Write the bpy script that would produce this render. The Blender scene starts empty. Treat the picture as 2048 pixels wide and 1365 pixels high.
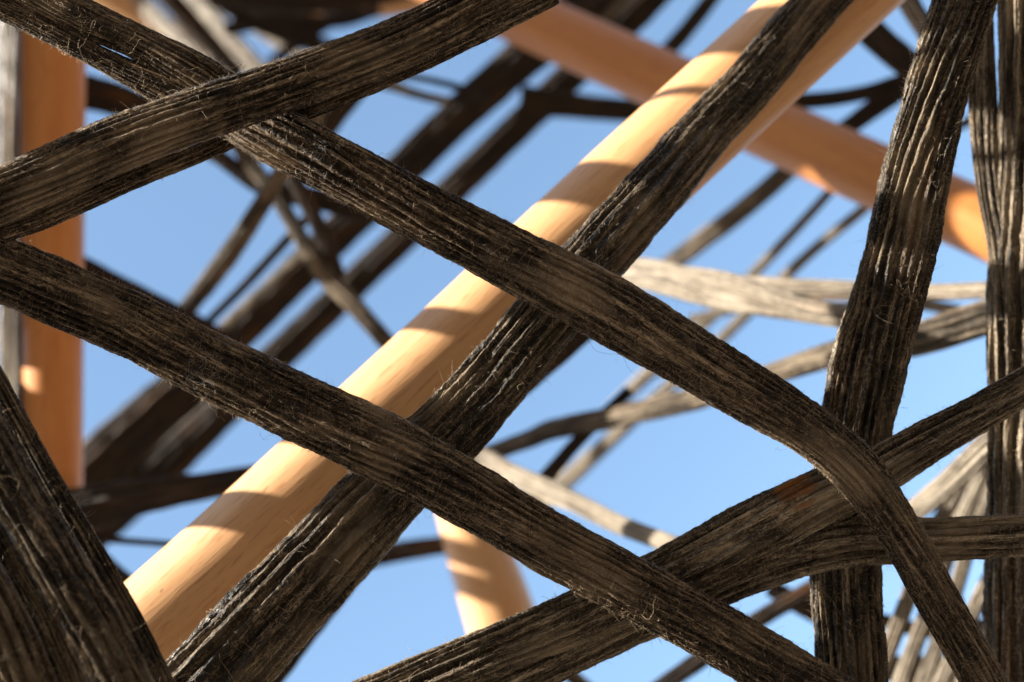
import bpy, math, random
import numpy as np
from mathutils import Matrix, Vector

# ------------------------------------------------------------------ camera, sky, sun, exposure
sc = bpy.context.scene
C = bpy.data.collections.new('fibre_canopy'); sc.collection.children.link(C)
R = math.radians
ELEV, ROLL = R(42), R(38)
f = Vector((0, math.cos(ELEV), math.sin(ELEV)))
r0 = Vector((1, 0, 0)); u0 = r0.cross(f)
cr = math.cos(ROLL); sr = math.sin(ROLL)
rt = (r0*cr - u0*sr); up = (u0*cr + r0*sr)
bk = -f
CAM = Vector((0, 0, 1.55))
M = Matrix(((rt.x, up.x, bk.x, CAM.x), (rt.y, up.y, bk.y, CAM.y), (rt.z, up.z, bk.z, CAM.z), (0, 0, 0, 1)))
cam = bpy.data.cameras.new('camera'); co = bpy.data.objects.new('camera', cam); C.objects.link(co)
co.matrix_world = M
cam.lens = 50; cam.sensor_width = 36; cam.clip_start = .02; cam.clip_end = 5000
cam.dof.use_dof = True; cam.dof.focus_distance = .70; cam.dof.aperture_fstop = 4.2
sc.camera = co
Lc = Vector((-.93, .27, -.04)).normalized()          # towards the sun, in camera axes
L = (rt*Lc.x + up*Lc.y + bk*Lc.z).normalized()
sun_el = math.asin(L.z); sun_az = math.atan2(L.x, L.y)
w = bpy.data.worlds.new('World'); sc.world = w; w.use_nodes = True
nt = w.node_tree; bg = nt.nodes['Background']; sk = nt.nodes.new('ShaderNodeTexSky')
sk.sky_type = 'NISHITA'; sk.sun_disc = False; sk.sun_elevation = sun_el; sk.sun_rotation = sun_az
sk.altitude = 300; sk.air_density = 1.0; sk.dust_density = 1.2; sk.ozone_density = .7
mx = nt.nodes.new('ShaderNodeMix'); mx.data_type = 'RGBA'; mx.blend_type = 'MULTIPLY'; mx.inputs[0].default_value = 1
mx.inputs[7].default_value = (.97, 1.04, .98, 1); nt.links.new(sk.outputs[0], mx.inputs[6]); nt.links.new(mx.outputs[2], bg.inputs[0]); bg.inputs[1].default_value = .12
sl = bpy.data.lights.new('sun', 'SUN'); so = bpy.data.objects.new('sun', sl); C.objects.link(so)
sl.energy = 5; sl.angle = R(.5); sl.color = (1, .93, .82)
so.rotation_euler = L.to_track_quat('Z', 'Y').to_euler()
sc.view_settings.view_transform = 'Standard'; sc.view_settings.look = 'None'
sc.view_settings.gamma = 1; sc.view_settings.exposure = 1.65
print('SUN', math.degrees(sun_el), math.degrees(sun_az))

rng = np.random.default_rng(7)
Mn = np.array(M)[:3, :3]; Cn = np.array(CAM); Ln = np.array(L)
PX = .72/2048
def P(x, y, d):
    return Cn + Mn @ np.array([(x-1024)*PX*d, -(y-682.5)*PX*d, -d])

# ------------------------------------------------------------------ materials
def newmat(name):
    m = bpy.data.materials.new(name); m.use_nodes = True
    n = m.node_tree; b = n.nodes['Principled BSDF']; return m, n, b
def N(n, t, **k):
    o = n.nodes.new(t)
    for a, v in k.items(): setattr(o, a, v)
    return o
def uvvec(n, su, sv, off=0.0):
    tc = N(n, 'ShaderNodeTexCoord'); oi = N(n, 'ShaderNodeObjectInfo')
    mp = N(n, 'ShaderNodeMapping'); mp.inputs['Scale'].default_value = (su, sv, 1)
    n.links.new(tc.outputs['UV'], mp.inputs[0])
    cb = N(n, 'ShaderNodeCombineXYZ'); ml = N(n, 'ShaderNodeMath', operation='MULTIPLY_ADD')
    n.links.new(oi.outputs['Random'], ml.inputs[0]); ml.inputs[1].default_value = 60; ml.inputs[2].default_value = off
    n.links.new(ml.outputs[0], cb.inputs[2])
    ad = N(n, 'ShaderNodeVectorMath', operation='ADD')
    n.links.new(mp.outputs[0], ad.inputs[0]); n.links.new(cb.outputs[0], ad.inputs[1]); return ad.outputs[0]
def noise(n, vec, det=3, rough=.6, dist=0):
    t = N(n, 'ShaderNodeTexNoise'); t.inputs['Scale'].default_value = 1; t.inputs['Detail'].default_value = det
    t.inputs['Roughness'].default_value = rough; t.inputs['Distortion'].default_value = dist
    n.links.new(vec, t.inputs['Vector']); return t.outputs['Fac']
def ramp(n, fac, stops):
    c = N(n, 'ShaderNodeValToRGB'); e = c.color_ramp.elements
    e[0].position, e[0].color = stops[0][0], (*stops[0][1], 1)
    e[1].position, e[1].color = stops[-1][0], (*stops[-1][1], 1)
    for p, col in stops[1:-1]:
        k = e.new(p); k.color = (*col, 1)
    n.links.new(fac, c.inputs[0]); return c.outputs[0]
def mixc(n, fac, a, b):
    m = N(n, 'ShaderNodeMix', data_type='RGBA')
    if isinstance(fac, float): m.inputs[0].default_value = fac
    else: n.links.new(fac, m.inputs[0])
    for s, v in ((6, a), (7, b)):
        if isinstance(v, tuple): m.inputs[s].default_value = (*v, 1)
        else: n.links.new(v, m.inputs[s])
    return m.outputs[2]
def math2(n, op, a, b):
    m = N(n, 'ShaderNodeMath', operation=op)
    for i, v in enumerate((a, b)):
        if isinstance(v, (int, float)): m.inputs[i].default_value = v
        else: n.links.new(v, m.inputs[i])
    return m.outputs[0]

def fibre_mat(name, dark, mid, light, amber=.1, rough=.62, coat=.06, fine=True):
    m, n, b = newmat(name)
    n1 = noise(n, uvvec(n, 22, 480), 3, .6, .4)
    n2 = noise(n, uvvec(n, 130, 2600, 3), 3, .65, .6)
    n3 = noise(n, uvvec(n, 18, 40, 9), 4, .6, .3)
    fac = math2(n, 'ADD', math2(n, 'MULTIPLY', n1, .55), math2(n, 'MULTIPLY', n2, .45))
    n5 = noise(n, uvvec(n, 420, 1500, 13), 2, .7, 1.2)
    fac = math2(n, 'ADD', math2(n, 'MULTIPLY', fac, .7), math2(n, 'MULTIPLY', n5, .3))
    col = ramp(n, fac, [(.42, dark), (.51, mid), (.60, light)])
    # pale weathered dust patches and amber resin stains
    pale = ramp(n, n3, [(.5, (0, 0, 0)), (.72, (.6, .6, .6))])
    col = mixc(n, pale, col, light)
    n4 = noise(n, uvvec(n, 9, 90, 17), 2, .5, .3)
    am = ramp(n, n4, [(.6, (0, 0, 0)), (.74, (amber,)*3)])
    col = mixc(n, am, col, (.36, .15, .04))
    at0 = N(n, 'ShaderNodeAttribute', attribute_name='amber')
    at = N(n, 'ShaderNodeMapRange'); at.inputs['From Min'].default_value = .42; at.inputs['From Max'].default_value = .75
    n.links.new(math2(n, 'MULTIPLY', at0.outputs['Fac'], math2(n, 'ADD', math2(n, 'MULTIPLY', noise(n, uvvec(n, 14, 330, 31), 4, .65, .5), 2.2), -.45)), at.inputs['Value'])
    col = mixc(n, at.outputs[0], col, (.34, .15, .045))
    n.links.new(col, b.inputs['Base Color'])
    rg = ramp(n, n2, [(.35, (rough-.2,)*3), (.65, (rough+.15,)*3)])
    n.links.new(rg, b.inputs['Roughness'])
    b.inputs['Coat Weight'].default_value = coat; b.inputs['Coat Roughness'].default_value = .22
    b.inputs['Specular IOR Level'].default_value = .3
    bu = N(n, 'ShaderNodeBump'); bu.inputs['Strength'].default_value = 1; bu.inputs['Distance'].default_value = .0016
    h = math2(n, 'ADD', math2(n, 'MULTIPLY', n1, .7), math2(n, 'MULTIPLY', n2, .6))
    h = math2(n, 'ADD', h, math2(n, 'MULTIPLY', n5, .5))
    n.links.new(h, bu.inputs['Height']); n.links.new(bu.outputs[0], b.inputs['Normal'])
    n.links.new(bu.outputs[0], b.inputs['Coat Normal'])
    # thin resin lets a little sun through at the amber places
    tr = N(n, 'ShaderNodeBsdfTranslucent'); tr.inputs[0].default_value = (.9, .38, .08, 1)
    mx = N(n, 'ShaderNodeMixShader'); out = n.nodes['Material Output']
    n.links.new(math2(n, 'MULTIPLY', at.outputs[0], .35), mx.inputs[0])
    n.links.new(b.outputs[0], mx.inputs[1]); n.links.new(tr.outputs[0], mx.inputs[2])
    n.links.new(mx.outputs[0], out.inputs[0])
    return m
FM = {
 'dark': fibre_mat('dark_flax', (.008, .005, .003), (.044, .028, .017), (.46, .34, .22)),
 'deep': fibre_mat('resin_dark_flax', (.007, .005, .003), (.028, .019, .012), (.36, .27, .17), .12, .5, .12),
 'grey': fibre_mat('weathered_flax', (.014, .010, .006), (.085, .062, .040), (.52, .41, .28), .1),
 'tan': fibre_mat('sunlit_toned_flax', (.05, .036, .024), (.25, .20, .14), (.56, .475, .36), .15, .5, .12),  # paler copy of the flax: full sunlight put into the base colour
 'brown': fibre_mat('brown_flax', (.009, .006, .004), (.032, .020, .012), (.10, .062, .038), .3),
}
def hair_mat(name, col, tcol):
    m, n, b = newmat(name)
    b.inputs['Base Color'].default_value = (*col, 1); b.inputs['Roughness'].default_value = .45
    tr = N(n, 'ShaderNodeBsdfTranslucent'); tr.inputs[0].default_value = (*tcol, 1)
    mx = N(n, 'ShaderNodeMixShader'); mx.inputs[0].default_value = .3
    n.links.new(b.outputs[0], mx.inputs[1]); n.links.new(tr.outputs[0], mx.inputs[2])
    n.links.new(mx.outputs[0], n.nodes['Material Output'].inputs[0]); return m
HM = hair_mat('loose_fibre', (.52, .40, .26), (.65, .54, .38))
LM = hair_mat('white_lint', (.75, .74, .72), (.8, .8, .8))
TM = hair_mat('dark_thread', (.10, .07, .045), (.2, .14, .08))

def wood_mat(name, k):
    m, n, b = newmat(name)
    n1 = noise(n, uvvec(n, 5, 90), 4, .6, .3)
    n2 = noise(n, uvvec(n, 55, 750, 4), 2, .6, 0)
    n3 = noise(n, uvvec(n, 3, 9, 8), 2, .5, 0)
    col = ramp(n, n1, [(.3, (.66*k[0], .34*k[1], .145*k[2])), (.5, (.74*k[0], .405*k[1], .185*k[2])), (.7, (.79*k[0], .455*k[1], .22*k[2]))])
    fl = ramp(n, n2, [(.56, (0, 0, 0)), (.66, (.6,)*3)])
    col = mixc(n, fl, col, (.48*k[0], .20*k[1], .075*k[2]))
    col = mixc(n, ramp(n, n3, [(.4, (0, 0, 0)), (.7, (.35,)*3)]), col, (.66*k[0], .29*k[1], .11*k[2]))
    kn = noise(n, uvvec(n, 90, 260, 21), 1, .5, .4)
    col = mixc(n, ramp(n, kn, [(.79, (0, 0, 0)), (.83, (.6,)*3)]), col, (.2, .08, .03))
    n.links.new(col, b.inputs['Base Color'])
    b.inputs['Roughness'].default_value = .5; b.inputs['Specular IOR Level'].default_value = .4
    bu = N(n, 'ShaderNodeBump'); bu.inputs['Strength'].default_value = .25; bu.inputs['Distance'].default_value = .0006
    n.links.new(math2(n, 'ADD', n1, n2), bu.inputs['Height']); n.links.new(bu.outputs[0], b.inputs['Normal'])
    return m
WM = wood_mat('beech_wood', (1, 1, 1)); WD = wood_mat('shade_toned_beech_wood', (.82, .61, .38))  # second one: shade on two rear poles put into the beech colour
def ground_mat():
    m, n, b = newmat('gravel_ground')
    tc = N(n, 'ShaderNodeTexCoord')
    mp = N(n, 'ShaderNodeMapping'); mp.inputs['Scale'].default_value = (8, 8, 8); n.links.new(tc.outputs['Object'], mp.inputs[0])
    c = ramp(n, noise(n, mp.outputs[0], 6), [(.35, (.055, .042, .03)), (.65, (.10, .078, .055))])
    n.links.new(c, b.inputs['Base Color']); b.inputs['Roughness'].default_value = .9
    return m

# ------------------------------------------------------------------ mesh helpers
def build(name, V, Q, mat, parent=None, uv=None, amber=None, smooth=True, tris=False):
    me = bpy.data.meshes.new(name); V = np.asarray(V, np.float32); Q = np.asarray(Q, np.int32)
    k = Q.shape[1]
    me.vertices.add(len(V)); me.vertices.foreach_set('co', V.ravel())
    me.loops.add(Q.size); me.loops.foreach_set('vertex_index', Q.ravel())
    me.polygons.add(len(Q)); me.polygons.foreach_set('loop_start', np.arange(len(Q), dtype=np.int32)*k)
    me.polygons.foreach_set('loop_total', np.full(len(Q), k, np.int32))
    me.update(calc_edges=True)
    if smooth: me.polygons.foreach_set('use_smooth', np.ones(len(Q), bool))
    if uv is not None:
        l = me.uv_layers.new(name='UVMap'); l.data.foreach_set('uv', np.asarray(uv, np.float32).ravel())
    if amber is not None:
        a = me.attributes.new('amber', 'FLOAT', 'POINT'); a.data.foreach_set('value', np.asarray(amber, np.float32))
    me.materials.append(mat)
    o = bpy.data.objects.new(name, me); C.objects.link(o)
    if parent is not None: o.parent = parent
    return o
def tag(o, label, cat, group=None):
    o['label'] = label; o['category'] = cat
    if group: o['group'] = group
def struct(o): o['kind'] = 'structure'

def catmull(pts, step):
    pts = np.asarray(pts, float)
    p = np.vstack([2*pts[0]-pts[1], pts, 2*pts[-1]-pts[-2]]); out = []
    for i in range(1, len(p)-2):
        a, b, c, d = p[i-1:i+3]; n = max(2, int(np.linalg.norm((c-b)[:3])/step))
        t = np.linspace(0, 1, n, endpoint=False)[:, None]
        out.append(.5*((2*b)+(-a+c)*t+(2*a-5*b+4*c-d)*t*t+(-a+3*b-3*c+d)*t**3))
    out.append(pts[-1:]); return np.vstack(out)
def vnoise(s, th, fs, nth, rg):
    """value noise, periodic in th (0..1)."""
    u = s*fs; u = u-u.min(); n = int(u.max())+3
    g = rg.random((n, nth))*2-1
    i = np.floor(u).astype(int); fu = u-i; fu = fu*fu*(3-2*fu)
    v = (th % 1)*nth; j = np.floor(v).astype(int) % nth; fv = v-np.floor(v); fv = fv*fv*(3-2*fv); j2 = (j+1) % nth
    return (g[i, j]*(1-fu)+g[i+1, j]*fu)*(1-fv)+(g[i, j2]*(1-fu)+g[i+1, j2]*fu)*fv

def bundle(px, flat=.6, nr=24, amp=1.1, step=.0008, na=210, lump=1., micro=1.):
    """one wound bundle of rovings through pixel points (x, y, width_px, depth)."""
    W = [np.append(P(x, y, d), wd*PX*d/2) for x, y, wd, d in px]
    c = catmull(W, step); pos = c[:, :3]; hw = c[:, 3]
    T = np.gradient(pos, axis=0); T /= np.linalg.norm(T, axis=1)[:, None]
    s = np.concatenate([[0], np.cumsum(np.linalg.norm(np.diff(pos, axis=0), axis=1))])
    V = pos-Cn; V /= np.linalg.norm(V, axis=1)[:, None]
    S = np.cross(T, V); S /= np.linalg.norm(S, axis=1)[:, None]; Nn = np.cross(S, T)
    rg = np.random.default_rng(int(abs(px[0][0]*7+px[0][1]*13+px[-1][0]*3+px[-1][2]*5))+1)
    th = np.linspace(0, 1, na, endpoint=False)
    SS, TH = np.meshgrid(s, th, indexing='ij'); H = hw[:, None]
    tw = .05*vnoise(SS[:, :1], SS[:, :1]*0, 6, 1, rg)
    ang = (TH+tw)*2*np.pi-np.pi/2 + 0
    ca, sa = np.cos(ang), np.sin(ang)
    prof = lambda v, e: np.sign(v)*np.abs(v)**e
    X = prof(ca, .85); Y = prof(sa, .8)*flat
    fr = 1./max(.02, hw.mean())
    wander = .024*vnoise(SS, TH, fr*.28, 3, rg)+.007*vnoise(SS, TH, fr*.9, 9, rg)+.003*vnoise(SS, TH, fr*3, 25, rg)
    t2 = TH+wander
    r1 = np.abs(np.sin(np.pi*nr*t2))**.8
    r2 = np.abs(np.sin(np.pi*(nr*2.7 // 1)*(TH+wander*1.3)+1))**.6
    a1 = .82+.42*vnoise(SS, TH, fr*.35, nr//2+1, rg)
    a2 = .5+.5*vnoise(SS, TH, fr*.6, 11, rg)
    big = vnoise(SS, TH+wander, fr*.18, 7, rg)
    disp = amp*(.30*(r1-.7)*a1+.10*(r2-.7)*a2)+.055*lump*big+.035*lump*vnoise(SS, TH, fr*1.6, 12, rg)
    disp += micro*(.018*vnoise(SS, TH, 300, na//2, rg)+.03*vnoise(SS, t2, 60, na//3, rg)+.018*vnoise(SS, TH, 600, na//2, rg)+.03*vnoise(SS, t2, 30, 47, rg))
    rad = np.sqrt((X)**2+(Y/flat)**2)
    OX = X*flat; OY = Y/flat*1.0; on = np.sqrt(OX**2+OY**2)+1e-9; OX /= on; OY /= on
    out = OX[..., None]*S[:, None, :]+OY[..., None]*(-Nn[:, None, :])
    G = pos[:, None, :]+H[..., None]*(X[..., None]*S[:, None, :]+Y[..., None]*(-Nn[:, None, :]))+out*(disp*H)[..., None]*.9
    per = 2*np.pi*hw.mean()*(1+flat)/2
    return dict(G=G, out=out, s=s, th=th, hw=hw, per=per, front=-V, rg=rg)
def grid_faces(n, m, base):
    i = np.arange(n-1)[:, None]; j = np.arange(m)[None, :]; j2 = (j+1) % m
    q = np.stack([i*m+j, i*m+j2, (i+1)*m+j2, (i+1)*m+j], -1).reshape(-1, 4)
    u = np.stack([i+0*j, i+0*j, i+1+0*j, i+1+0*j], -1); v = np.stack([j+0*i, j+1+0*i, j+1+0*i, j+0*i], -1)
    return q+base, u.reshape(-1), v.reshape(-1)
def join_bodies(name, bodies, mat, parent=None, spots=()):
    Vs, Qs, UV, base = [], [], [], 0
    for k, b in enumerate(bodies):
        n, m = b['G'].shape[:2]; q, iu, iv = grid_faces(n, m, base)
        Vs.append(b['G'].reshape(-1, 3)); Qs.append(q)
        UV.append(np.stack([b['s'][iu]+k*3.1, iv/m*b['per']+k*1.7], -1))
        base += n*m
    V = np.vstack(Vs); am = np.zeros(len(V))
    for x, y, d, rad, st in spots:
        # amber resin with its sunlit glow painted into the colour, around given points
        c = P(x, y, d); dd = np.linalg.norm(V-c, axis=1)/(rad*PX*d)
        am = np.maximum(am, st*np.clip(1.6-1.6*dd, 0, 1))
    return build(name, V, np.vstack(Qs), mat, parent, np.vstack(UV), am)

def tubes(paths, rad, sides=3):
    """paths (n,k,3), rad (n,) -> verts, quads of tapered thin tubes."""
    n, k, _ = paths.shape
    T = np.gradient(paths, axis=1); T /= np.linalg.norm(T, axis=2)[..., None]+1e-12
    ref = np.array([.31, .77, .55]); A = np.cross(T, ref); A /= np.linalg.norm(A, axis=2)[..., None]+1e-12
    B = np.cross(T, A); tap = np.linspace(1, .35, k)[None, :]*rad[:, None]
    R_ = []
    for q in range(sides):
        a = 2*np.pi*q/sides; R_.append(paths+(np.cos(a)*A+np.sin(a)*B)*tap[..., None])
    V = np.stack(R_, 2).reshape(-1, 3)
    i = np.arange(n)[:, None, None]; j = np.arange(k-1)[None, :, None]; q = np.arange(sides)[None, None, :]; q2 = (q+1) % sides
    b = (i*k+j)*sides; Q = np.stack([b+q, b+q2, b+sides+q2, b+sides+q], -1).reshape(-1, 4)
    return V, Q
def sample(b, si, ti):
    """bilinear sample of the displaced grid at (row float, theta 0..1)"""
    G, O = b['G'], b['out']; n, m = G.shape[:2]
    si = np.clip(si, 0, n-1.001); i = si.astype(int); fi = (si-i)[..., None]
    v = (ti % 1)*m; j = np.floor(v).astype(int) % m; fj = (v-np.floor(v))[..., None]; j2 = (j+1) % m
    g = (G[i, j]*(1-fi)+G[i+1, j]*fi)*(1-fj)+(G[i, j2]*(1-fi)+G[i+1, j2]*fi)*fj
    return g, O[i, j]
def hairs(b, count, ln=(.004, .018), rad=(.00006, .00013), lift=.0014, fly=.10, curl=1.0, k=12, seed=0, centre=None):
    rg = np.random.default_rng(seed+11); n, m = b['G'].shape[:2]; L_ = b['s'][-1]
    s0 = rg.random(count)*n
    if centre is not None: s0 = np.clip(rg.normal(centre[0]*n, centre[1]*n, count), 0, n-1)
    t0 = rg.random(count) if centre is None else centre[2]+rg.normal(0, .05, count)
    ll = ln[0]+(ln[1]-ln[0])*rg.random(count)**2.2
    phi = rg.normal(0, .7, count)+np.pi*(rg.random(count) < .5)
    kk = np.arange(k)
    curv = rg.normal(0, 1, count)*curl*2.6/k
    a = phi[:, None]+curv[:, None]*kk+np.cumsum(rg.normal(0, .33*curl, (count, k)), 1)
    st = (ll/k)[:, None]
    ds = np.cumsum(np.cos(a)*st, 1); dt = np.cumsum(np.sin(a)*st, 1)
    g, o = sample(b, s0[:, None]+ds/L_*n, t0[:, None]+dt/b['per'])
    t = kk/(k-1)
    h = (lift*rg.random(count)**2)[:, None]*np.sin(np.pi*t)[None, :]+.00012
    fl = rg.random(count) < fly
    h = h+np.where(fl, rg.random(count)*ll*.75, 0)[:, None]*(t**1.3)[None, :]
    return tubes(g+o*h[..., None], rad[0]+(rad[1]-rad[0])*rg.random(count))
def fuzz(b, count, ln=.0022, seed=0):
    rg = np.random.default_rng(seed+5); n, m = b['G'].shape[:2]
    s0 = rg.random(count)*n; t0 = rg.random(count)
    g, o = sample(b, s0, t0); k = 4; t = np.linspace(0, 1, k)
    d = o*rg.random((count, 1))*.9+rg.normal(0, .55, (count, 3)); d2 = rg.normal(0, .6, (count, 3))
    ll = (ln*(.3+rg.random(count)**2))[:, None, None]
    p = g[:, None, :]+ll*(t[None, :, None]*d[:, None, :]+(t**2)[None, :, None]*d2[:, None, :])
    return tubes(p, np.full(count, .00006))
def merge(parts):
    Vs, Qs, b = [], [], 0
    for v, q in parts: Vs.append(v); Qs.append(q+b); b += len(v)
    return np.vstack(Vs), np.vstack(Qs)

def strand(label, bodies, mat='dark', hair=700, fz=2500, spots=(), lint=(), group='sharp fibre strands in the foreground', **kw):
    """foreground strand: Empty > fibre_bundle, loose_fibres"""
    p0 = bodies[0][0]
    e = bpy.data.objects.new('fibre_strand', None); C.objects.link(e); tag(e, label, 'fibre strand', group)
    loc = P(p0[0], p0[1], p0[3]); e.location = loc; e.empty_display_size = .01
    bs = [bundle(px, **kw) for px in bodies]
    inv = Matrix.Translation(-Vector(loc))
    def fix(o): o.matrix_parent_inverse = inv
    fix(join_bodies('fibre_bundle', bs, FM[mat], e, spots))
    hp = []
    for i, b in enumerate(bs):
        q = b['s'][-1]*(b['per']/.08)/.6
        hp.append(hairs(b, max(20, int(hair*2.3*q)), seed=i+len(label)))
        hp.append(hairs(b, int(hair*6*q), ln=(.003, .011), lift=.0005, curl=.7, k=8, fly=.02, rad=(.00005, .00009), seed=i+40))
        hp.append(hairs(b, max(10, int(hair*.9*q)), ln=(.002, .006), lift=.0006, curl=1.8, k=8, seed=i+90))
        hp.append(fuzz(b, int(fz*2.2*q), ln=.0028, seed=i))
    o = build('loose_fibres', *merge(hp), HM, e); o['kind'] = 'stuff'; fix(o)
    if lint:
        lp = [hairs(bs[bi], cnt, ln=(.004, .014), lift=.002, fly=.8, curl=2.2, k=12, seed=77+j, centre=(c, sp, th), rad=(.00003, .00006))
              for j, (bi, cnt, c, sp, th) in enumerate(lint)]
        o = build('lint_tuft', *merge(lp), LM, e); o['kind'] = 'stuff'; fix(o)
    return e, bs, fix

def back(label, px, mat='brown', group='blurred fibre strands behind the foreground lattice', **kw):
    k = dict(na=64, step=.003, nr=12, micro=.4, amp=1.2, flat=.6, lump=1.3); k.update(kw)
    bodies = px if isinstance(px[0], list) else [px]
    bs = [bundle(b, **k) for b in bodies]
    o = join_bodies('fibre_strand', bs, FM[mat]); tag(o, label, 'fibre strand', group); return o

def pole(label, px, mat=None, rnd=.0, group='round wooden poles of the frame', cap=.006):
    """turned wooden pole: shaft with eased ends"""
    W = np.array([np.append(P(x, y, d), wd*PX*d/2) for x, y, wd, d in px])
    a, b = W[0], W[-1]; ax = (b-a)[:3]; Ln_ = np.linalg.norm(ax); ax /= Ln_
    c = catmull(W, .006); pos = c[:, :3]; rr = c[:, 3]; na = 72
    s = np.concatenate([[0], np.cumsum(np.linalg.norm(np.diff(pos, axis=0), axis=1))])
    V = P(*px[0][:2], px[0][3])-Cn; S = np.cross(ax, V); S /= np.linalg.norm(S); Nn = np.cross(S, ax)
    # eased ends
    rows, rad, ss = [], [], []
    for t in np.linspace(0, 1, 7)[:-1]:
        q = (1-math.cos(t*math.pi/2)); rows.append(pos[0]+ax*(cap*math.sin(t*math.pi/2)-cap)*1.0); rad.append(max(.0003, rr[0]-cap*1.2+cap*1.2*math.sin(t*math.pi/2)) if t > 0 else .0002); ss.append(-cap*(1-t))
    for p, r_, s_ in zip(pos, rr, s): rows.append(p); rad.append(r_); ss.append(s_)
    for t in np.linspace(1, 0, 7)[1:]:
        rows.append(pos[-1]+ax*cap*(1-math.sin(t*math.pi/2))); rad.append(max(.0003, rr[-1]-cap*1.2+cap*1.2*math.sin(t*math.pi/2)) if t > 0 else .0002); ss.append(s[-1]+cap*(1-t))
    rows = np.array(rows); rad = np.array(rad); ss = np.array(ss)
    th = np.linspace(0, 1, na, endpoint=False)*2*np.pi-np.pi/2
    ring = np.cos(th)[:, None]*S+np.sin(th)[:, None]*(-Nn)
    G = rows[:, None, :]+ring[None]*rad[:, None, None]
    q, iu, iv = grid_faces(len(rows), na, 0)
    uv = np.stack([ss[iu], iv/na*2*np.pi*rr.mean()], -1)
    e = bpy.data.objects.new('wooden_pole', None); C.objects.link(e); tag(e, label, 'wooden pole', group)
    e.location = rows[0]; e.empty_display_size = .01
    o = build('shaft', G.reshape(-1, 3), q, mat or WM, None, uv); o.parent = e
    o.matrix_parent_inverse = Matrix.Translation(-Vector(rows[0])); return dict(a=a, b=b, ax=ax)

# ------------------------------------------------------------------ setting
g = bpy.data.meshes.new('ground'); g.from_pydata([(-2000, -2000, 0), (2000, -2000, 0), (2000, 2000, 0), (-2000, 2000, 0)], [], [(0, 1, 2, 3)])
g.materials.append(ground_mat()); go = bpy.data.objects.new('ground', g); C.objects.link(go); struct(go)

m_, n_, b_ = newmat('warm_fill_screen'); b_.inputs['Base Color'].default_value = (.15, .095, .06, 1); b_.inputs['Roughness'].default_value = .95
hv, hq = [], []; nh = 72
for i in range(nh):                                   # added unseen ring, cuts sky fill, bounces warm light; high behind the viewer
    a = 2*math.pi*i/nh; k = (1-math.cos(a))/2         # a = 0 is straight ahead
    el = R(6+34*max(0, k-.25)/.75+2*math.sin(5*a)+1.2*math.sin(11*a+1))
    for rr_, e_ in ((55, -.02), (75, el*.55), (110, el)):
        hv.append((rr_*math.sin(a), rr_*math.cos(a), max(-.05, rr_*math.tan(e_))))
for i in range(nh):
    j = (i+1) % nh
    for q_ in range(2): hq.append((i*3+q_, j*3+q_, j*3+q_+1, i*3+q_+1))
struct(build('sky_fill_screen', hv, hq, m_))

# ------------------------------------------------------------------ wooden poles
pole('long pale beech pole running diagonally behind the broad dark strand, striped with sunlight',
     [(60, 1500, 250, .775), (300, 1278, 238, .785), (500, 1092, 226, .797), (900, 713, 210, .82), (1250, 381, 203, .835), (1900, -213, 194, .85)])
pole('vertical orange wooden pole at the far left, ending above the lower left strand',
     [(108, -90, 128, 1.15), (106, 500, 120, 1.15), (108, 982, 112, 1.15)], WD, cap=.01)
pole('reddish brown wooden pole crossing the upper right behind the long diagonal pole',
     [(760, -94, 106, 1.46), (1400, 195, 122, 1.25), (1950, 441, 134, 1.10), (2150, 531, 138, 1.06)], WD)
pole('short blurred wooden pole at bottom centre with two dark shadow rings',
     [(900, 880, 110, 1.30), (946, 1067, 126, 1.28), (992, 1205, 140, 1.26), (1052, 1400, 156, 1.24)])
pole('very blurred ochre wooden pole at the top left behind sunlit-toned strands',
     [(120, -60, 70, 2.0), (300, 50, 66, 2.0), (420, 120, 64, 2.0)])
pole('tan wooden pole lying almost level at the top edge, blurred above a gap of sky',
     [(540, 24, 60, 1.9), (700, 12, 60, 1.9), (860, -4, 60, 1.9)])

# ------------------------------------------------------------------ foreground strands
eA, bA, fixA = strand('long brown strand from the top left, slit near its top, kinking at the right knot',
  [[(420, 206, 60, .714), (470, 228, 96, .708), (540, 265, 112, .703), (670, 332, 113, .70), (972, 490, 115, .695), (1218, 620, 128, .693), (1420, 740, 116, .695), (1610, 855, 98, .695), (1720, 950, 94, .692), (1810, 1085, 82, .692), (1880, 1210, 82, .695), (1968, 1365, 80, .70), (2030, 1480, 80, .70)],
   [(-60, -12, 46, .71), (25, 27, 44, .71), (114, 71, 44, .709), (217, 126, 44, .708), (352, 192, 62, .707), (480, 262, 56, .706), (600, 330, 50, .704)],
   [(0, -58, 72, .71), (60, -22, 72, .71), (166, 34, 72, .709), (275, 85, 66, .708), (396, 156, 84, .707), (520, 232, 64, .705), (620, 290, 50, .703)]],
  'dark', 900, 3500, lint=[(0, 26, .13, .006, .5)])
eB, bB, fixB = strand('ribbed dark strand rising from the left edge over the crossing to the top centre',
  [[(-60, 420, 96, .690), (0, 394, 100, .688), (250, 284, 100, .684), (430, 218, 96, .682), (550, 178, 92, .682), (800, 86, 96, .684), (1000, -8, 100, .688), (1120, -70, 100, .69)],
   [(-60, 455, 76, .700), (60, 422, 78, .698), (250, 345, 70, .702), (400, 288, 66, .712), (500, 242, 66, .720), (620, 198, 68, .708), (800, 118, 72, .698), (960, 42, 74, .698), (1100, -30, 74, .70)]],
  'dark', 450, 3000, nr=22, amp=1.5, lump=.5)
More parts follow.
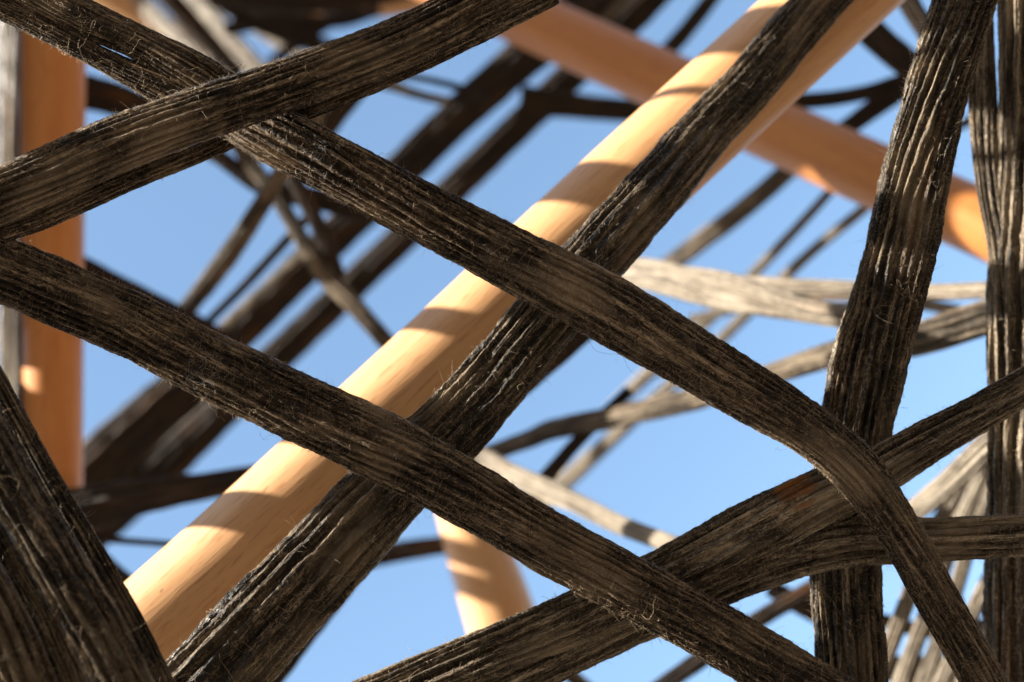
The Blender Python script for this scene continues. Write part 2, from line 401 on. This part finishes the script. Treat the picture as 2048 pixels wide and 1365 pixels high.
eC, bC, fixC = strand('long brown strand from left edge to bottom right with white lint on its edges',
  [[(-80, 505, 122, .70), (0, 540, 122, .70), (60, 562, 122, .70), (250, 643, 122, .70), (430, 735, 126, .70), (640, 835, 126, .698), (860, 945, 126, .695), (1080, 1075, 114, .695), (1300, 1195, 110, .695), (1460, 1285, 112, .698), (1620, 1378, 114, .70), (1740, 1450, 114, .70)]],
  'dark', 900, 4000, lint=[(0, 50, .235, .012, .03), (0, 40, .27, .01, .5), (0, 25, .28, .006, .03)])
eD, bD, fixD = strand('broad nearly black resin strand running diagonally in front of the long beech pole',
  [[(1730, -90, 86, .80), (1643, 0, 90, .795), (1505, 160, 93, .78), (1417, 255, 97, .77), (1292, 400, 112, .745), (1110, 612, 122, .722), (958, 800, 132, .722), (702, 1060, 148, .716), (480, 1300, 164, .69), (360, 1430, 172, .68)]],
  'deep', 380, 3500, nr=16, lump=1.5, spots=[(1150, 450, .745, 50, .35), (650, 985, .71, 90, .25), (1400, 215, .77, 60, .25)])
eE, bE, fixE = strand('steep dark strand at the right with sun glints, turning straight down below the knot',
  [[(1972, -90, 108, .74), (1930, 0, 113, .738), (1856, 250, 113, .735), (1811, 461, 124, .733), (1775, 600, 127, .733), (1745, 700, 135, .733), (1722, 800, 135, .733), (1700, 920, 132, .736), (1690, 1040, 130, .738), (1689, 1160, 130, .738), (1698, 1300, 130, .738), (1706, 1440, 130, .738)]],
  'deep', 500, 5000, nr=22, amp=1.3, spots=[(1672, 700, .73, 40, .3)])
eG, bG, fixG = strand('wide ribbed strand rising from bottom centre that forks in two at the right knot',
  [[(640, 1440, 80, .72), (950, 1316, 88, .72), (1180, 1226, 100, .722), (1400, 1122, 112, .722), (1600, 1016, 110, .718), (1740, 950, 92, .715), (1850, 885, 80, .716), (1950, 830, 70, .72), (2070, 762, 64, .725), (2180, 700, 64, .73)],
   [(760, 1460, 80, .728), (1000, 1372, 84, .728), (1200, 1276, 84, .728), (1400, 1180, 92, .726), (1560, 1112, 104, .722), (1700, 1080, 98, .718), (1820, 1082, 84, .716), (1950, 1077, 77, .718), (2070, 1070, 74, .72), (2200, 1062, 74, .72)],
   [(900, 1425, 14, .73), (1020, 1372, 14, .73), (1130, 1332, 15, .73), (1250, 1290, 15, .73), (1340, 1255, 16, .728), (1440, 1200, 16, .73)]],
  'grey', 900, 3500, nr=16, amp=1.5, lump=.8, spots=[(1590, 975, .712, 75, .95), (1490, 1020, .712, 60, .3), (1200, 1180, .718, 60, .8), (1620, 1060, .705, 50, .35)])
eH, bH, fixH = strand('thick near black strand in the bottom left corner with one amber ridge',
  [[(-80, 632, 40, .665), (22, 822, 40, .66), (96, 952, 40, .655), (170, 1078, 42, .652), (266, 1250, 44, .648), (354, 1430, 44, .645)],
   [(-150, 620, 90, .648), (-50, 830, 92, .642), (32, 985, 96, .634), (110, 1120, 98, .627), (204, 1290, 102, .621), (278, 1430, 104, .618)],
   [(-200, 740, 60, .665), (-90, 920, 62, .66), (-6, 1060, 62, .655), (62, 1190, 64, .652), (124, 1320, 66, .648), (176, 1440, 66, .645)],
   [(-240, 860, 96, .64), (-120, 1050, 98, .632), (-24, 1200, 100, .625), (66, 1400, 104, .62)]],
  'deep', 500, 4000, lump=1.4, amp=1.7, nr=14, spots=[(x_, y_, .650, 36, 1) for x_, y_ in ((118, 1235), (130, 1260), (142, 1285), (154, 1310), (168, 1335), (184, 1362))])  # spots put the golden sunlit edge into the ridge colour
eR, bR, fixR = strand('vertical strand along the right edge of the photo passing behind the forked ends',
  [[(2046, -80, 84, .79), (2045, 200, 84, .79), (2044, 420, 90, .79), (2034, 600, 112, .79), (2034, 900, 108, .79), (2030, 1200, 110, .79), (2030, 1450, 112, .79)],
   [(1955, -80, 46, .80), (1962, 100, 50, .80), (1968, 250, 50, .80), (1980, 380, 44, .795), (2000, 500, 44, .79), (2016, 640, 44, .785)]],
  'grey', 350, 2500, nr=14, amp=1.5)

# hanging threads and a resin drip, parts of their strands
def thread(name, pts, d, rad, parent, fix, mat):
    W = [np.append(P(x, y, d+q), 1) for x, y, q in pts]; c = catmull(W, .0012)[:, :3]
    c = c+np.random.default_rng(len(pts)+int(pts[0][0])).normal(0, .00012, c.shape)
    o = build(name, *tubes(c[None], np.array([rad])), mat, parent); fix(o)
thread('hanging_thread', [(1168, 668, 0), (1190, 700, 0), (1215, 708, 0), (1243, 712, 0), (1262, 742, 0), (1300, 762, 0), (1330, 752, 0), (1360, 780, 0), (1400, 800, 0), (1440, 800, 0)], .69, .00007, eA, fixA, TM)
thread('hanging_thread', [(1320, 742, 0), (1318, 775, 0), (1335, 790, 0), (1345, 815, 0)], .69, .00006, eA, fixA, TM)
thread('hanging_thread', [(1135, 655, 0), (1142, 680, 0), (1152, 688, 0), (1150, 668, 0)], .69, .00008, eA, fixA, TM)
thread('hanging_thread', [(1010, 562, 0), (1004, 590, 0), (1010, 602, 0), (1022, 600, 0)], .69, .00008, eA, fixA, HM)
thread('hanging_thread', [(172, 665, 0), (185, 690, 0), (180, 705, 0)], .69, .00007, eC, fixC, TM)
thread('hanging_thread', [(520, 865, 0), (526, 880, 0), (540, 878, 0)], .69, .00006, eC, fixC, TM)
thread('hanging_thread', [(1082, 1193, 0), (1110, 1200, 0), (1130, 1180, 0), (1150, 1165, 0)], .69, .00007, eC, fixC, TM)
thread('hanging_thread', [(868, 1330, 0), (864, 1308, 0), (885, 1298, 0), (907, 1286, 0)], .70, .0001, eG, fixG, TM)
thread('hanging_thread', [(1528, 1212, 0), (1512, 1238, 0), (1480, 1245, 0), (1430, 1260, 0)], .70, .00007, eG, fixG, HM)
thread('hanging_thread', [(1624, 1172, 0), (1655, 1190, 0), (1690, 1240, 0), (1735, 1262, 0), (1745, 1280, 0)], .715, .00008, eE, fixE, HM)
thread('hanging_thread', [(1866, 540, 0), (1880, 535, 0), (1890, 528, 0)], .72, .00007, eE, fixE, TM)
thread('hanging_thread', [(1218, 470, 0), (1226, 500, 0)], .735, .00009, eD, fixD, LM)
def drip():
    c = P(1217, 487, .727); V, Q = [], []; n = 10
    prof = [(-26, .3), (-18, 1.2), (-9, 2.6), (0, 4.6), (7, 6), (14, 5.4), (19, 3.2), (22, .3)]
    for i, (y, r_) in enumerate(prof):
        for j in range(n):
            a = 2*math.pi*j/n; V.append(c+Mn @ np.array([(r_*math.cos(a)*(1+.15*math.sin(3*a+i))+y*.35)*PX*.727*.9, -y*PX*.727*.8, r_*math.sin(a)*PX*.727*.8]))
    for i in range(len(prof)-1):
        for j in range(n): Q.append((i*n+j, i*n+(j+1) % n, (i+1)*n+(j+1) % n, (i+1)*n+j))
    m, nn, b = newmat('clear_resin'); b.inputs['Base Color'].default_value = (.8, .74, .6, 1); b.inputs['Roughness'].default_value = .12
    b.inputs['Transmission Weight'].default_value = .35
    fixD(build('resin_drip', V, Q, m, eD))
drip()

# ------------------------------------------------------------------ background strands
d = 1.15
def S_(pts, d, k=0.):
    """k > 0: the left end recedes, so the strand turns its flank to the sun"""
    xm = sum(p[0] for p in pts)/len(pts)
    f_ = lambda x: 1/(1+k*(x-xm)*PX)*d if k else d
    return [(p[0], p[1], p[2], f_(p[0])) for p in pts]
back('widest dark brown strand slanting up from the lower left to the reddish pole',
     S_([(90, 1040, 112), (170, 960, 112), (300, 834, 92), (450, 692, 74), (650, 495, 70), (900, 248, 72), (1100, 70, 82), (1230, -50, 82)], 1.47), 'brown')
back('brown strand right of the widest slanting one, parted from it by slits of sky',
     S_([(130, 1110, 80), (280, 978, 82), (450, 816, 66), (700, 576, 58), (1000, 289, 60), (1230, 68, 58), (1340, -40, 54)], 1.50), 'brown')
back('thin mottled strand with sunlit beads, left of the widest slanting brown strand',
     S_([(350, 650, 34), (450, 520, 38), (530, 400, 34), (590, 300, 34), (640, 220, 30)], 1.18, 0.90), 'grey')
back('thin twig like strand dropping from under the upper left crossing towards the long pole',
     S_([(430, 220, 28), (500, 325, 30), (560, 405, 28), (640, 540, 32), (690, 590, 36), (735, 640, 34), (800, 715, 32)], 1.2, 0.35), 'grey')
back('dark strand descending from the orange pole to the brown node above the second long strand',
     S_([(90, 495, 40), (250, 578, 40), (370, 640, 42), (480, 700, 40)], 1.2), 'brown')
back('dark strand right of the orange pole passing under the upper left crossing',
     S_([(120, 170, 70), (260, 208, 60), (350, 252, 45), (440, 315, 32), (530, 375, 36), (640, 400, 42), (740, 425, 40)], 1.22), 'brown')
back('thin nearly level dark strand in the gap of sky below the top centre',
     S_([(690, 140, 20), (810, 152, 13), (915, 175, 14), (980, 205, 20)], 1.3), 'brown')
back('second thin level strand just beneath the thin dark one, with a pale sunlit end',
     S_([(660, 150, 30), (760, 165, 26), (830, 188, 18), (900, 205, 18)], 1.3, 0.80), 'tan')
back('dark stub slanting down behind the ribbed strand in the upper middle',
     S_([(590, 330, 60), (650, 245, 56), (730, 150, 50), (800, 60, 40)], 1.28), 'brown')
back('dark level strand between the slanting pair and the long beech pole',
     S_([(1040, 200, 60), (1110, 208, 50), (1200, 218, 44), (1330, 226, 40)], 1.49), 'brown')
back('curved dark strand right of the long beech pole in the upper right',
     S_([(1540, 205, 28), (1640, 200, 30), (1720, 188, 28), (1820, 165, 40), (1880, 150, 40)], 1.2), 'brown')
back('dark strand sloping down right from beneath the top end of the long beech pole',
     S_([(1640, -40, 50), (1700, 20, 50), (1745, 68, 52), (1815, 128, 52), (1880, 180, 50)], 1.15), 'brown')
back('short strand at the top edge just left of the steep right hand strand',
     S_([(1770, -80, 38), (1830, 26, 38), (1890, 120, 36)], 1.1), 'brown')
back('strand slanting down left from the upper right node towards the reddish pole',
     S_([(1870, 130, 46), (1800, 180, 42), (1750, 216, 38), (1690, 258, 34), (1600, 310, 30)], 1.22), 'brown')
back('thin dark strand seen through the small gap above the right end of the reddish pole',
     S_([(1990, 215, 22), (1900, 262, 18), (1800, 310, 18)], 1.25), 'brown')
back('grey strand at the top edge between two slits of sky right of centre',
     S_([(1150, 100, 20), (1215, 34, 20), (1275, -40, 20)], 1.45), 'grey')
back('dark strand left of the beech pole in a wide slit of sky',
     S_([(1330, 110, 32), (1390, 40, 30), (1450, -40, 28)], 1.45), 'brown')
back('dark strand hugging the right of the broad resin strand down to the bottom edge',
     S_([(1235, 590, 50), (1170, 645, 62), (960, 826, 66), (850, 945, 70), (735, 1090, 70), (640, 1208, 70), (535, 1345, 72), (470, 1430, 72)], 1.0), 'brown')
# far, very blurred ones top left
back('broad sunlit-toned strand in the top left corner area, farthest and most blurred',
     S_([(330, -60, 46), (420, 40, 46), (520, 150, 44)], 1.9, 1.00), 'tan')
back('narrower sunlit-toned strand left of the broad one at the top left',
     S_([(230, -60, 34), (320, 42, 34), (460, 180, 34)], 1.95, 1.00), 'tan')
back('small tan strand sloping down right beneath the dark tangle at the top left',
     S_([(440, 10, 24), (540, 76, 22), (640, 140, 22)], 1.8, 0.80), 'grey')
back('dark strand between the two sunlit-toned ones at the top left',
     S_([(290, -60, 40), (370, 30, 40), (480, 150, 30)], 1.7), 'brown')
back('dark strand of the tangle at the top, sloping down to the right',
     S_([(380, -60, 70), (500, 22, 64), (600, 76, 40), (720, 120, 30)], 1.7), 'brown')
back('dark level strand along the very top edge above the tan pole',
     S_([(420, -22, 70), (600, -8, 62), (740, -8, 40), (860, -30, 30)], 1.6), 'brown')
back('bright upright stub of strand in the small gap left of the upper crossing',
     S_([(432, 70, 32), (432, 110, 32), (434, 180, 30)], 1.9), 'tan')
back('sunlit-toned upright strand at the left edge, cut into bright pieces by shadows',
     S_([(50, -60, 100), (50, 300, 98), (50, 700, 98), (52, 1000, 98)], 1.55), 'tan', flat=1.0)
back('dark upright strand between the left edge and the orange pole',
     S_([(40, -60, 22), (42, 400, 22), (42, 820, 24), (44, 1000, 30)], 1.4), 'brown')
# right hand side
back('wide sunlit-toned strand leaving the broad resin strand to the right at mid height',
     S_([(1190, 540, 60), (1270, 545, 62), (1348, 562, 64), (1450, 598, 46), (1560, 622, 30), (1720, 648, 28), (1800, 668, 26)], 1.0, 0.90), 'tan')
back('second sunlit-toned strand fanning out from the middle of the wide one',
     S_([(1330, 545, 30), (1450, 562, 34), (1540, 590, 34), (1620, 615, 28), (1730, 625, 26)], .98, 0.90), 'tan')
back('level strand behind the steep one, sunlit-toned on its left and dark on its right',
     S_([(1400, 566, 22), (1500, 566, 26), (1600, 573, 28), (1720, 578, 28), (1850, 585, 30), (2010, 580, 32)], 1.02, 0.80), 'tan')
back('long curved strand from the centre node to the right edge, partly in full sun',
     S_([(930, 925, 30), (1050, 882, 34), (1110, 858, 38), (1250, 830, 42), (1400, 795, 44), (1530, 752, 42), (1670, 708, 50), (1830, 678, 62), (1970, 635, 66), (2110, 590, 60)], 1.04, 0.60), 'grey')
back('thickest of three short slanting strands hanging below the reddish pole',
     S_([(1620, 300, 38), (1500, 408, 38), (1400, 485, 36), (1300, 560, 34)], 1.33, 0.70), 'grey')
back('thinnest of three slanting strands below the reddish pole, the middle one',
     S_([(1690, 350, 18), (1600, 450, 19), (1515, 540, 21), (1437, 622, 21), (1385, 670, 21), (1300, 745, 26), (1215, 825, 26)], 1.30, 0.60), 'tan')
back('rightmost of three slanting strands below the reddish pole, running down to the centre node',
     S_([(1760, 392, 22), (1640, 490, 20), (1568, 557, 22), (1486, 636, 22), (1420, 700, 22), (1330, 780, 24), (1238, 865, 28), (1140, 955, 34), (1070, 1020, 34)], 1.32, 0.60), 'tan')
back('strand crossing the centre node and running down right, sunlit-toned in its middle stretch',
     S_([(880, 850, 30), (1000, 935, 38), (1080, 975, 44), (1150, 1005, 38), (1240, 1050, 36), (1370, 1100, 36), (1500, 1160, 34)], 1.03, 0.90), 'tan')
back('short dark strand rising steeply from the centre node',
     S_([(1040, 1020, 34), (1110, 935, 28), (1170, 868, 26), (1260, 780, 22)], 1.12), 'brown')
back('dark level strand left of the short blurred pole',
     S_([(700, 1122, 42), (830, 1099, 38), (900, 1090, 34), (980, 1086, 30)], 1.3), 'brown')
back('dark strand hugging the right side of the short blurred pole',
     S_([(955, 920, 30), (1000, 1080, 24), (1040, 1180, 22), (1100, 1330, 22)], 1.3), 'brown')
back('dark strand seen low between the second long strand and the forked strand',
     S_([(1280, 1405, 34), (1417, 1308, 34), (1530, 1232, 32), (1640, 1170, 34), (1720, 1120, 34)], 1.06), 'brown')
back('short dark strand sloping down to the steep strand below the fork',
     S_([(1540, 1175, 34), (1600, 1210, 38), (1680, 1250, 40)], 1.1), 'brown')
back('small strand end poking out below the thin cord at the bottom edge',
     S_([(1090, 1310, 26), (1140, 1350, 28), (1200, 1400, 28)], 1.1), 'grey')
# left bottom
back('dark strand reaching right from the lower end of the orange pole to the beech pole',
     S_([(80, 1040, 90), (250, 1000, 74), (400, 975, 55), (560, 950, 50)], 1.12), 'brown')
back('thin cord like strand beneath it crossing the small gap of sky',
     S_([(120, 1060, 26), (200, 1076, 16), (260, 1083, 13), (400, 1092, 12)], 1.12), 'brown')
back('dark strand sloping down right beneath the cord like one to the beech pole',
     S_([(100, 1050, 66), (180, 1120, 58), (250, 1175, 50), (340, 1250, 50)], 1.14), 'brown')
# fan at lower right
fan = [('leftmost sunlit-toned strand of the fan at the lower right', [(1960, 890, 26), (1880, 1050, 30), (1820, 1190, 34), (1740, 1400, 36)], .99),
       ('second sunlit-toned strand of the lower right fan, from the left', [(1995, 880, 28), (1920, 1050, 32), (1866, 1190, 34), (1790, 1400, 36)], 1.01),
       ('third sunlit-toned strand of the lower right fan, beside the kinked strand', [(2010, 920, 28), (1952, 1050, 30), (1905, 1200, 32), (1835, 1400, 34)], 1.03),
       ('sunlit-toned strand of the fan seen right of the kinked strand', [(2060, 1000, 30), (2000, 1120, 30), (1958, 1200, 34), (1870, 1400, 36)], 1.0),
       ('rightmost sunlit-toned strand of the fan next to the vertical strand', [(2080, 1080, 30), (2020, 1180, 32), (1960, 1300, 34), (1915, 1400, 34)], 1.02)]
for lb, pts, dd in fan: back(lb, S_([(a, b, c*.92) for a, b, c in pts], dd, .5), 'tan')
back('sunlit-toned strand rising right from the knot across the upper end of the fan',
     S_([(1740, 1085, 40), (1820, 1028, 40), (1890, 972, 44), (1960, 905, 46), (2040, 830, 46)], .96, 0.90), 'tan')
back('dark strand behind the upper end of the fan beside the vertical strand',
     S_([(2020, 830, 40), (1960, 910, 40), (1900, 1010, 36), (1850, 1100, 34)], 1.1), 'brown')
back('dark strand crossing low behind the fan at the bottom right',
     S_([(1730, 1330, 40), (1860, 1345, 60), (2040, 1350, 70)], 1.12), 'brown')

# ------------------------------------------------------------------ strands of the same canopy beyond the left edge; they throw the shadow bands
def shade(label, x, y, dep, wpx, t, q=(0, .3, 1), ln=.16, mat='brown', off=(0, 0)):
    """strand beyond the frame, lying where the sun ray of a surface point passes."""
    p = P(x, y, dep)+Ln*t; q = Mn @ np.array(q); q /= np.linalg.norm(q)
    hw = wpx*1.15*PX*dep/2
    pts = [p+q*k*ln for k in (-1, -.4, .4, 1)]
    c = catmull([np.append(a, hw) for a in pts], .004)
    pos = c[:, :3]; T = q[None]; na = 32; th = np.linspace(0, 1, na, endpoint=False)*2*np.pi
    A = np.cross(q, Ln); A /= np.linalg.norm(A); B = np.cross(A, q)
    rg = np.random.default_rng(int(x+y)); s = np.linspace(0, 2*ln, len(pos))
    SS, TH = np.meshgrid(s, th/2/np.pi, indexing='ij')
    rr = hw*(1+.06*vnoise(SS, TH, 40, 8, rg)+.05*np.abs(np.sin(np.pi*10*TH)))
    G = pos[:, None]+rr[..., None]*(np.cos(th)[None, :, None]*A+.6*np.sin(th)[None, :, None]*B)
    qd, iu, iv = grid_faces(len(pos), na, 0)
    o = build('fibre_strand', G.reshape(-1, 3), qd, FM[mat], None, np.stack([s[iu], iv/na*.06], -1))
    tag(o, label, 'fibre strand', 'shadow casting strands beyond the left edge')
W1D = .79
for i, (x, y, wd, t, q) in enumerate([
     (1515, 10, 110, .66, (0, .25, 1)), (1395, 122, 20, .60, (0, .5, 1)), (1180, 345, 92, .56, (0, .2, 1)),
     (872, 632, 54, .50, (0, .25, 1)), (650, 850, 96, .44, (0, .3, 1)), (450, 1035, 74, .38, (0, .55, 1))]):
    shade('strand beyond the left edge shading the long beech pole %s' % ['at the top', 'near the top, thin', 'above the crossing', 'below the crossing', 'by the second long strand', 'near the bottom'][i], x, y, W1D, wd, t, q)

for i, (x, y) in enumerate([(915, 1106), (925, 1168)]):
    shade('strand beyond the left edge throwing the %s shadow ring on the short blurred pole' % ['upper', 'lower'][i], x+4, y, 1.24, 42, .52, (0, .15, 1))
for i, (x, y, dd_) in enumerate([(1055, 65, 1.34), (1230, 130, 1.28), (1370, 200, 1.24), (1500, 262, 1.20), (1600, 315, 1.18)]):
    shade('strand beyond the left edge shading the %s stretch of the reddish brown pole' % ['first', 'second', 'third', 'fourth', 'fifth', 'last'][i], x, y, dd_, [95, 90, 85, 85, 60, 22][i], [.62, .7, .75, .82, .88, .95][i], (0, .35, 1))
back('upright strand added beyond the left edge shading the upper orange pole', S_([(-120, -200, 130), (-120, 200, 130), (-120, 665, 130)], 1.155), 'brown', flat=1.3)  # two unseen blockers added to keep sun off the orange pole
back('upright strand added beyond the left edge shading the lower orange pole', S_([(-120, 735, 130), (-120, 900, 130), (-120, 1100, 130)], 1.155), 'brown', flat=1.3)

back('thin dark strand in the gap between the mottled strand and the widest slanting one', S_([(395, 665, 16), (500, 560, 18), (620, 430, 18), (700, 350, 16)], 1.24), 'brown')
back('small dark strand steeply crossing behind the brown node left of centre', S_([(560, 300, 26), (610, 400, 30), (650, 480, 30), (680, 560, 26)], 1.2), 'brown')
back('grey strand behind the two at the top edge right of centre', S_([(1120, 60, 24), (1180, 0, 24), (1230, -60, 24)], 1.4), 'brown')
back('pale strand running level behind the long curved one near the right edge', S_([(1380, 640, 18), (1560, 600, 20), (1760, 596, 22), (2000, 640, 24), (2100, 660, 24)], 1.15, .6), 'grey')
back('sixth sunlit-toned strand low in the fan beside the bottom right corner', S_([(2100, 1190, 30), (2040, 1290, 32), (1980, 1400, 34)], 1.04, 1.2), 'tan')
back('slim sunlit-toned strand between the second and third strands of the fan', S_([(2000, 860, 18), (1930, 1000, 20), (1882, 1150, 22), (1812, 1330, 22), (1780, 1410, 22)], 1.06, 1.2), 'tan')

back('tan lit strand lying along the middle of the widest slanting brown strand', S_([(410, 690, 16), (470, 632, 20), (560, 550, 20), (620, 495, 14)], 1.33, .8), 'grey')
back('dark strand filling the lower part between the two wide slanting brown strands', S_([(60, 1100, 60), (250, 925, 62), (400, 790, 52), (490, 712, 30)], 1.52), 'brown')
back('thin grey strand crossing the small gap below the upper left crossing', S_([(470, 330, 14), (590, 300, 16), (700, 330, 14)], 1.3, .5), 'grey')
back('dark strand of the top tangle meeting the tan pole from the left', S_([(450, 60, 26), (560, 40, 30), (680, 44, 22), (760, 20, 20)], 1.7), 'brown')
back('pale thin strand sloping down right between the sunlit-toned pair at the top left', S_([(300, -40, 18), (400, 70, 18), (480, 165, 18)], 1.75, .8), 'grey')
back('cross strand of the dark tangle at the top edge sloping down to the left', S_([(800, -60, 40), (690, 20, 36), (600, 80, 26), (540, 130, 22)], 1.75), 'brown')
back('dark strand end crossing the fan just above the bottom edge', S_([(1760, 1240, 26), (1860, 1262, 28), (1990, 1250, 30)], 1.1), 'brown')
